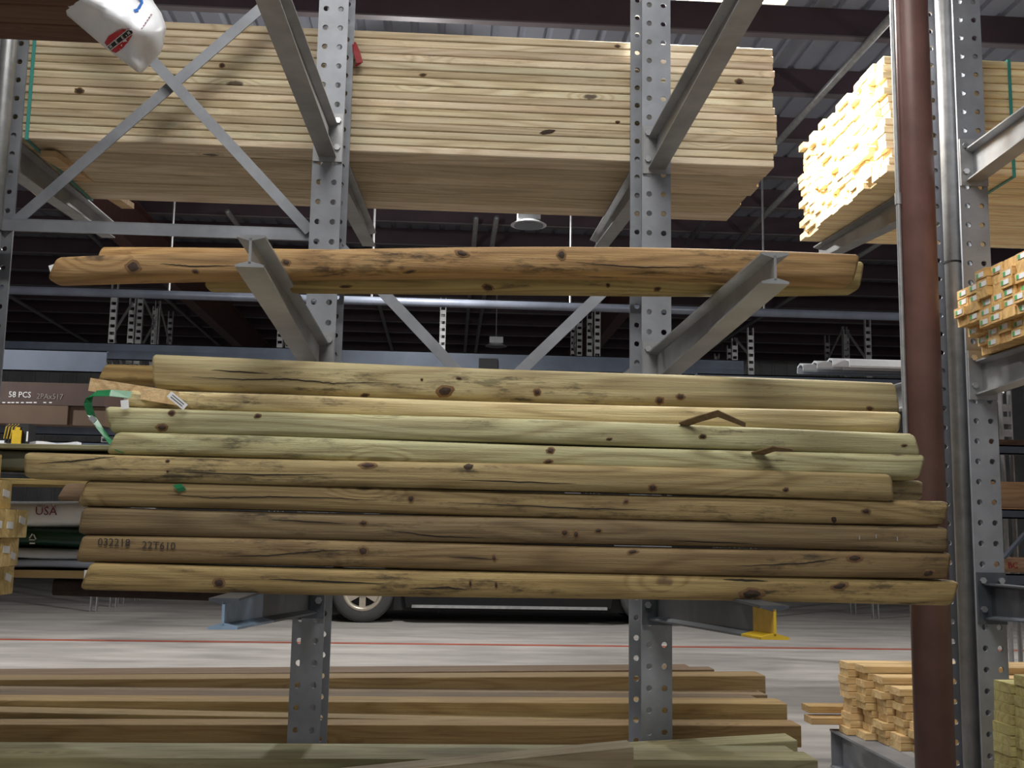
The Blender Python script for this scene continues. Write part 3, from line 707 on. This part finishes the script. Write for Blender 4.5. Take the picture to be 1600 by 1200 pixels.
low('lowest low board behind the posts, reaching furthest right', 1252, (1134, 1168), 5.05, .16, (144, 120, 78), (1132, 1172))
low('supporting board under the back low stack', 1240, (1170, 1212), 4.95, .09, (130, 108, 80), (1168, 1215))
low('greenish front board with light edge before the middle post', 1246, (1157, 1180), 4.34, .16, (164, 160, 122), (1196, 1216), pxL=560)
low('pale green front board along the bottom', 1247, (1178, 1190), 4.16, .16, (170, 168, 132), (1172, 1184))
low('lowest front board at the bottom edge', 1278, (1188, 1218), 3.98, .16, (156, 152, 114), (1184, 1214))
low('grey brown board with a broken end, bottom centre', 990, (1168, 1215), 3.80, .14, (172, 160, 132), (1214, 1256), pxL=520)

# ------------------------------------------------------------------ left packs
def soft_pack(name, label, px1, yt, yb_, Y, dpt, mat, pxL=-120, cat='bag', slope=.02, rnd=.5):
    a, c = P(px1, yt, Y), P(px1, yb_, Y); h = a.z-c.z; l = P(pxL, (yt+yb_)/2, Y).x; rings = []; n = 16; ph = random.random()*5
    for i in range(n+1):
        t = i/n; x = l+(a.x-l)*t; k = 1-.5*(max(0, (t-.9)/.1))**2
        hh = h*.97*k*(1+.012*math.sin(9*t+ph)); zc_ = c.z+h/2+.004*math.sin(6*t+ph)
        rings.append([Vector((x, Y+dpt/2+q[0]*(1+.02*math.sin(13*t+ph)), zc_+q[1])) for q in prof_ring(dpt, hh, 24, rnd, rnd)])
    return tag(MB().loft(rings).build(name, mat, smooth=True), label, cat)
w1 = soft_pack('white_bag', 'white plastic wrapped bag printed USA, left of the timber pile', 210, 783, 828, 3.98, .4, WHITE)
text_mesh('USA', .042, DRED, 'print', w1, P(72, 799, 3.972), FRONT, .001); text_mesh('MADE IN THE', .011, DRED, 'small_print', w1, P(73, 790.5, 3.972), FRONT, .001)
w2 = soft_pack('green_bag', 'dark green plastic bag with a small white arrow mark', 210, 826, 860, 3.98, .4, DGREEN)
q = P(51, 840, 3.972)
g = MB()
for k in range(3):
    a_ = math.radians(90+120*k); b_ = math.radians(90+120*(k+1)); p1 = q+.016*Vector((math.cos(a_), 0, math.sin(a_))); p2 = q+.016*Vector((math.cos(b_), 0, math.sin(b_))); g.bar(p1.lerp(p2, .12), p1.lerp(p2, .78), .003, .006, (0, 1, 0))
g.build('recycling_mark', WHITEP, w2); MB().box(q-Vector((.0, 0, .02)), (.018, .002, .005)).build('small_print', WHITEP, w2)
soft_pack('grey_bag', 'upper plain pale grey bag under the green bag', 210, 857, 876, 3.98, .4, GREYF, rnd=.4)
soft_pack('grey_bag', 'lower plain grey bag above the thin pallet board', 210, 876, 892, 3.98, .4, plain('darker_grey_film', (118, 124, 136), .4, 0, .1, 6), rnd=.4)
a, c = P(200, 893, 3.98), P(200, 905, 3.98); lb = MB().bb((P(-120, 890, 3.98).x, 3.98, c.z), (a.x, 4.42, a.z)).build('pallet_board', WB, color=(120, 100, 66)); tag(lb, 'thin wooden board carrying the grey bags', 'board')
tagplate('', 136, 897, 3.97, .02, .028, 0, lb)
# olive boards behind the jutting timber's left end
ol = soft_pack('olive_pack', 'olive wrapped pack behind the left end of the jutting timber', 320, 708, 742, 3.75, .3, OLIVE, cat='pack', rnd=.28)
MB().box(P(48, 725, 3.742), (.012, .002, .05)).build('white_label', WHITEP, ol)
low('thin yellowish board under the olive pack', 330, (753, 763), 3.75, .2, (150, 132, 84), (744, 754))
low('flat greenish board lying on the olive pack', 330, (698, 706), 3.72, .22, (132, 130, 100), (690, 698))

# ------------------------------------------------------------------ background across the back aisle
def bgbeam(label, p1, p2, Y, h, w=.06, mat=BGSTEEL, name='rack_beam'):
    a, c = P(*p1, Y), P(*p2, Y); z = (a.z+c.z)/2; g = MB(); g.bb((a.x, Y, z-h/2), (c.x, Y+.008, z+h/2)); g.bb((a.x, Y, z+h/2-.012), (c.x, Y+w, z+h/2)); g.bb((a.x, Y, z-h/2), (c.x, Y+w, z-h/2+.012)); return tag(g.build(name, mat), label, 'beam')
bgbeam('long blue grey rack beam crossing behind the middle gap', (-60, 544), (1162, 574), 17, .26)
bgbeam('lower blue grey rack beam behind the right end of the pile', (430, 578), (1480, 608), 17.3, .20, .6)
bgbeam('thick grey beam with bolted end at the left behind the pile', (-80, 559), (166, 566), 12.5, .25)
bgbeam('grey rail beneath the brown wrapped bundle', (-80, 668), (240, 674), 12.3, .12)
bgbeam('flat greenish rail far left below the white sheet', (-80, 690), (240, 696), 11.5, .05)
# sprinkler main
a, c = P(-60, 449, 14), P(1480, 499, 14); z = (a.z+c.z)/2
sm = MB().tube((a.x-2, 14, z), (c.x+1, 14, z), .056, 12).build('sprinkler_pipe', PIPEP, smooth=True); tag(sm, 'long horizontal grey sprinkler pipe behind the rack', 'pipe')
for k in range(5): MB().tube((a.x+2.6*k, 14, z), (a.x+2.6*k, 14, ROOFZ), .015, 6).build('hanger_rod', GALV, sm)
# roof branch pipes running away
for (p1, p2, lab) in (((1395, 25), (1072, 380), 'long diagonal roof pipe right of the big top pack'), ((1245, 285), (1140, 392), 'roof pipe right of the long diagonal one'), ((1410, 358), (1100, 550), 'roof pipe ending behind the white trim stack'),
        ((744, 340), (726, 553), 'left of two roof pipes above the V brace gap'), ((776, 340), (742, 555), 'right of two roof pipes above the V brace gap'), ((585, 450), (614, 552), 'roof pipe right of the left middle post'),
        ((250, 458), (347, 543), 'roof pipe left of the left arm, upper'), ((276, 436), (382, 543), 'roof pipe just left of the left middle arm'), ((10, 460), (140, 536), 'roof pipe at the far left by the girder'), ((100, 325), (176, 400), 'roof pipe under the wooden strip at the left'), ((355, 330), (400, 392), 'roof pipe under the big pack above the horizontal brace')):
    A, B = PZ(*p1, ROOFZ-.36), PZ(*p2, ROOFZ-.36)
    tag(MB().tube(A, B, .045, 8).build('roof_pipe', GALV, smooth=True), lab, 'pipe', 'roof branch pipes')
# uprights
um = MB()
for s in (-.045, .045):
    pass
def upright(label, px, py_top, Y, lean=0):
    t = P(px, py_top, Y); e = tag(empty('rack_upright', (t.x, Y, 0)), label, 'rack upright', 'distant rack uprights'); H = t.z
    for yy in (0, 1.0):
        g = MB(); x, y = t.x, Y+yy
        g.bb((x-.05, y, 0), (x-.038, y+.07, H)); g.bb((x+.038, y, 0), (x+.05, y+.07, H))
        n = int(H/.12)
        for k in range(int(2.2/.12), n): g.bb((x-.038, y, k*.12), (x+.038, y+.006, k*.12+.07))
        g.build('upright_post', GALV, e)
    z = 2.2; k = 0
    while z < H-.3:
        g = MB(); g.bar((t.x, Y+.07 if k % 2 else Y+1, z), (t.x, Y+1 if k % 2 else Y+.07, min(H, z+.7)), .03, .03, (1, 0, 0)); g.build('lacing', GALV, e); z += .7; k += 1
for px, py, Y, lab in ((180, 440, 17.2, 'perforated distant upright at the far left, nearest the girder'), (220, 460, 19, 'perforated distant upright, second from the left'), (247, 470, 21, 'thin distant upright, third from the left'), (440, 470, 19, 'distant upright hidden low behind the left middle arm'), (693, 465, 18, 'perforated distant upright left of the centre gap'),
        (906, 480, 20, 'distant upright left of the right V brace'), (934, 470, 18, 'perforated distant upright beside the middle post'), (1173, 512, 17.6, 'perforated distant upright right of the middle arm tip'), (1140, 540, 21, 'small distant upright behind the right middle arm'), (1320, 510, 21, 'thin distant upright above the white trim'), (1356, 498, 17.8, 'perforated distant upright left of the brown column')):
    upright(lab, px, py, Y)
# sign box on beam and pipes stored on it
p = P(763, 568, 16.95); MB().box(p, (.3, .03, .16)).build('sign_plate', BLACK); tag(bpy.data.objects['sign_plate'], 'small dark plate on the long background beam', 'sign')
zb = (P(430, 578, 17.3).z+P(1480, 608, 17.3).z)/2+.1
for k in range(3):
    a, c = P(545, 580, 17.4), P(990, 590, 17.4); yy = 17.42+.09*k
    tag(MB().tube((a.x+.2*k, yy, zb+.03), (c.x-.3*k, yy, zb+.03), .03, 8).build('stored_pipe', [GALV, BGSTEEL, WHITEP][k]), f'{["front", "middle", "rear"][k]} thin stored pipe below the long background beam', 'pipe')
tag(MB().tube(P(716, 577, 17.4), P(733, 578, 17.4), .03, 8).build('red_reflector', RED), 'small red light at the foot of the V brace', 'light')
# white trim stack right
tb = P(1238, 590, 10.8); bx = P(1480, 590, 10.8).x
for k, (px, py) in enumerate(((1250, 571), (1272, 567), (1296, 563), (1322, 564))):
    a = P(px, py, 10.8-.1*k); g = MB(); pr = [(-.1, -.06), (-.085, .0), (0, .022), (.085, 0), (.1, -.06)]
    out = pr + [(q[0]*.86, q[1]-.016) for q in reversed(pr)]
    g.loft([[Vector((x, a.y+q[0], a.z+q[1])) for q in out] for x in (a.x, bx+.6)])
    tag(g.build('white_trim', WHITE), f'white curved trim length, {ordn[k]} from the left in the fanned stack', 'trim', 'white trim lengths')
bgbeam('grey shelf beam under the white trim stack', (1090, 588), (1500, 603), 10.5, .09, .5)
# brown bundle
a, c = P(-80, 596, 12), P(163, 632, 12); z1, z0 = P(80, 598, 12).z, P(80, 633, 12).z; zz0 = P(80, 663, 12).z
bb1 = tag(MB().bb((a.x, 12, z0), (c.x, 12.7, z1)).build('brown_bundle', DKBROWN), 'dark brown wrapped bundle stencilled 58 PCS at the left', 'bundle')
text_mesh('58 PCS', .09, WHITEP, 'stencil', bb1, P(31, 617, 11.995), FRONT, .002, .9); text_mesh('2PAx517', .085, plain('faded_stencil', (140, 128, 122), .7, 0, .1, 9), 'stencil', bb1, P(78, 620, 11.995), FRONT, .002, .9)
for k, px in enumerate((6, 14, 20, 27, 35, 43, 48, 55, 70, 79)): MB().box(P(px, 629, 11.998), (.03, .004, .012)).build('white_dash', WHITEP, bb1)
bb2 = tag(MB().bb((a.x, 12, zz0), (P(106, 640, 12).x, 12.7, z0-.004)).build('brown_bundle', plain('brown_wrap_light', (92, 72, 56), .65, 0, .15, 3)), 'lighter brown bundle under the stencilled one', 'bundle')
bb3 = tag(MB().bb((P(107, 640, 12).x, 12.05, zz0), (c.x, 12.7, z0-.004)).build('brown_bundle', bpy.data.materials['brown_wrap_light']), 'short lighter brown bundle right of the seam under the stencilled one', 'bundle')
# small black and yellow machine
q = P(30, 677, 11.3); e = tag(empty('black_yellow_tool', q-Vector((0, 0, .12))), 'small black and yellow tool on the rail at the far left', 'tool')
MB().bb(q+Vector((-.14, 0, -.1)), q+Vector((.09, .2, .1))).build('body', BLACK, e)
g = MB(); g.bb(q+Vector((-.06, -.03, -.12)), q+Vector((.03, -.01, .03))); g.bb(q+Vector((-.03, -.03, .03)), q+Vector((.01, -.01, .06))); g.build('bracket', YELLOW, e)
for k in range(4): MB().path([q+Vector((-.14+.03*k, -.02, -.06)), q+Vector((-.12+.03*k, -.03, .06)), q+Vector((-.09+.03*k, -.02, .09))], .005, 6).build('wire_loop', YELLOW, e)
MB().bb(q+Vector((.075, -.005, -.08)), q+Vector((.09, 0, .02))).build('label_strip', WHITEP, e)
a = P(-60, 689, 11.45); c = P(125, 692, 11.45); g = MB(); n = 12
g.loft([[Vector((a.x+(c.x-a.x)*i/n, 11.35+d_, a.z-.02+zz_+.012*math.sin(i*1.7))) for d_, zz_ in ((0, -.012), (.3, -.012), (.3, .02), (0, .02))] for i in range(n+1)]); tag(g.build('white_sheet', WHITE), 'crumpled white sheet on the rail beside the black tool', 'sheet')
# right edge: another rack behind
for k, (y1, y2, h) in enumerate(((703, 705, .08), (803, 805, .08))):
    bgbeam(f'{["upper", "lower"][k]} grey blue shelf beam at the right edge behind the post', (1545, y1), (1720, y2), 9.0, h)
for k, (yt, yb_, cc) in enumerate(((752, 797, (186, 152, 120)), (686, 700, (110, 84, 70)), (872, 897, (176, 146, 122)))):
    a, c = P(1545, yt, 9.05), P(1740, yb_, 9.05); o = tag(MB().bb((a.x, 9.06, c.z), (c.x, 9.8, a.z)).build('plywood_stack', WB, color=cc), f'{["pale brown", "dark brown", "lettered tan"][k]} stored panel at the right edge behind the post', 'panel')
text_mesh('BC', .07, RED, 'marking', o, P(1583, 884, 9.055), FRONT, .002)
upright('perforated upright at the right edge behind the rack post', 1572, 610, 9.95)
g = MB().bar(P(1568, 872, 8.98), P(1640, 790, 8.98), .02, .06, (0, 1, 0)); tag(g.build('shelf_brace', BGSTEEL), 'diagonal grey brace at the right edge', 'brace')
bgbeam('low grey blue shelf beam at the right edge under the lettered panel', (1545, 906), (1720, 908), 9.0, .1)

# ------------------------------------------------------------------ truck across the aisle
wc = PZ(565, 973, 0); YT_ = wc.y; R_ = .44; tx = wc.x
truck = tag(empty('pickup_truck', (tx, YT_, 0)), 'black pickup truck parked across the aisle, wheel showing under the pile', 'truck')
WBs = 4.15
side = [(-.95, .48), (-.98, 1.0), (-.85, 1.12), (.55, 1.2), (1.15, 1.78), (2.75, 1.8), (3.05, 1.22), (5.05, 1.2), (5.08, .55), (4.75, .5), (4.66, .75), (4.42, .98), (3.95, 1.0), (3.65, .75), (3.56, .24), (.62, .22), (.53, .75), (.28, .98), (-.22, 1.0), (-.48, .75), (-.57, .5)]
MB().loft([[Vector((tx+x, y, z)) for x, z in side] for y in (YT_+.02, YT_+1.9)]).build('body', TRUCKP, truck)
MB().bb((tx-.5, YT_+.3, .16), (tx+4.6, YT_+1.6, .75)).build('chassis', BLACK, truck)
MB().bb((tx+.7, YT_-.04, .22), (tx+3.5, YT_+.12, .26)).build('running_board', GALV, truck)
for x, z0_, x2 in ((1.2, 1.25, 1.9), (2.0, 1.25, 2.7)): MB().bb((tx+x, YT_+.005, z0_), (tx+x2, YT_+.03, 1.7)).build('side_window', GLASS, truck)
for wx in (0, WBs):
    for wy in (0, 1.62):
        y0 = YT_+wy; n = 32
        g = MB(); pr = [(R_*.66, 0), (R_*.9, -.02), (R_, .03), (R_, .22), (R_*.9, .27), (R_*.66, .25)]
        rings = [[Vector((tx+wx+r_*math.cos(2*math.pi*k/n), y0+d_, R_+r_*math.sin(2*math.pi*k/n))) for k in range(n)] for r_, d_ in pr]
        tr = g.loft(rings, caps=False).build('tyre', TIRE, truck, smooth=True)
        g = MB(); pr = [(R_*.66, .02), (R_*.6, .005), (R_*.52, .02), (R_*.5, .1)]
        g.loft([[Vector((tx+wx+r_*math.cos(2*math.pi*k/n), y0+d_, R_+r_*math.sin(2*math.pi*k/n))) for k in range(n)] for r_, d_ in pr], caps=False); g.build('rim', RIM, tr, smooth=True)
        g = MB(); g.tube((tx+wx, y0+.12, R_), (tx+wx, y0+.14, R_), R_*.55, 24); g.build('brake_disc', BLACK, tr)
        for k in range(6):
            a_ = math.radians(60*k+30); g = MB(); g.bar((tx+wx, y0+.04, R_), (tx+wx+R_*.55*math.cos(a_), y0+.04, R_+R_*.55*math.sin(a_)), .09, .04, (0, 1, 0)); g.build('spoke', RIM, tr)
        MB().tube((tx+wx, y0-.0, R_), (tx+wx, y0+.06, R_), .075, 16).build('hub_cap', BOLT, tr)
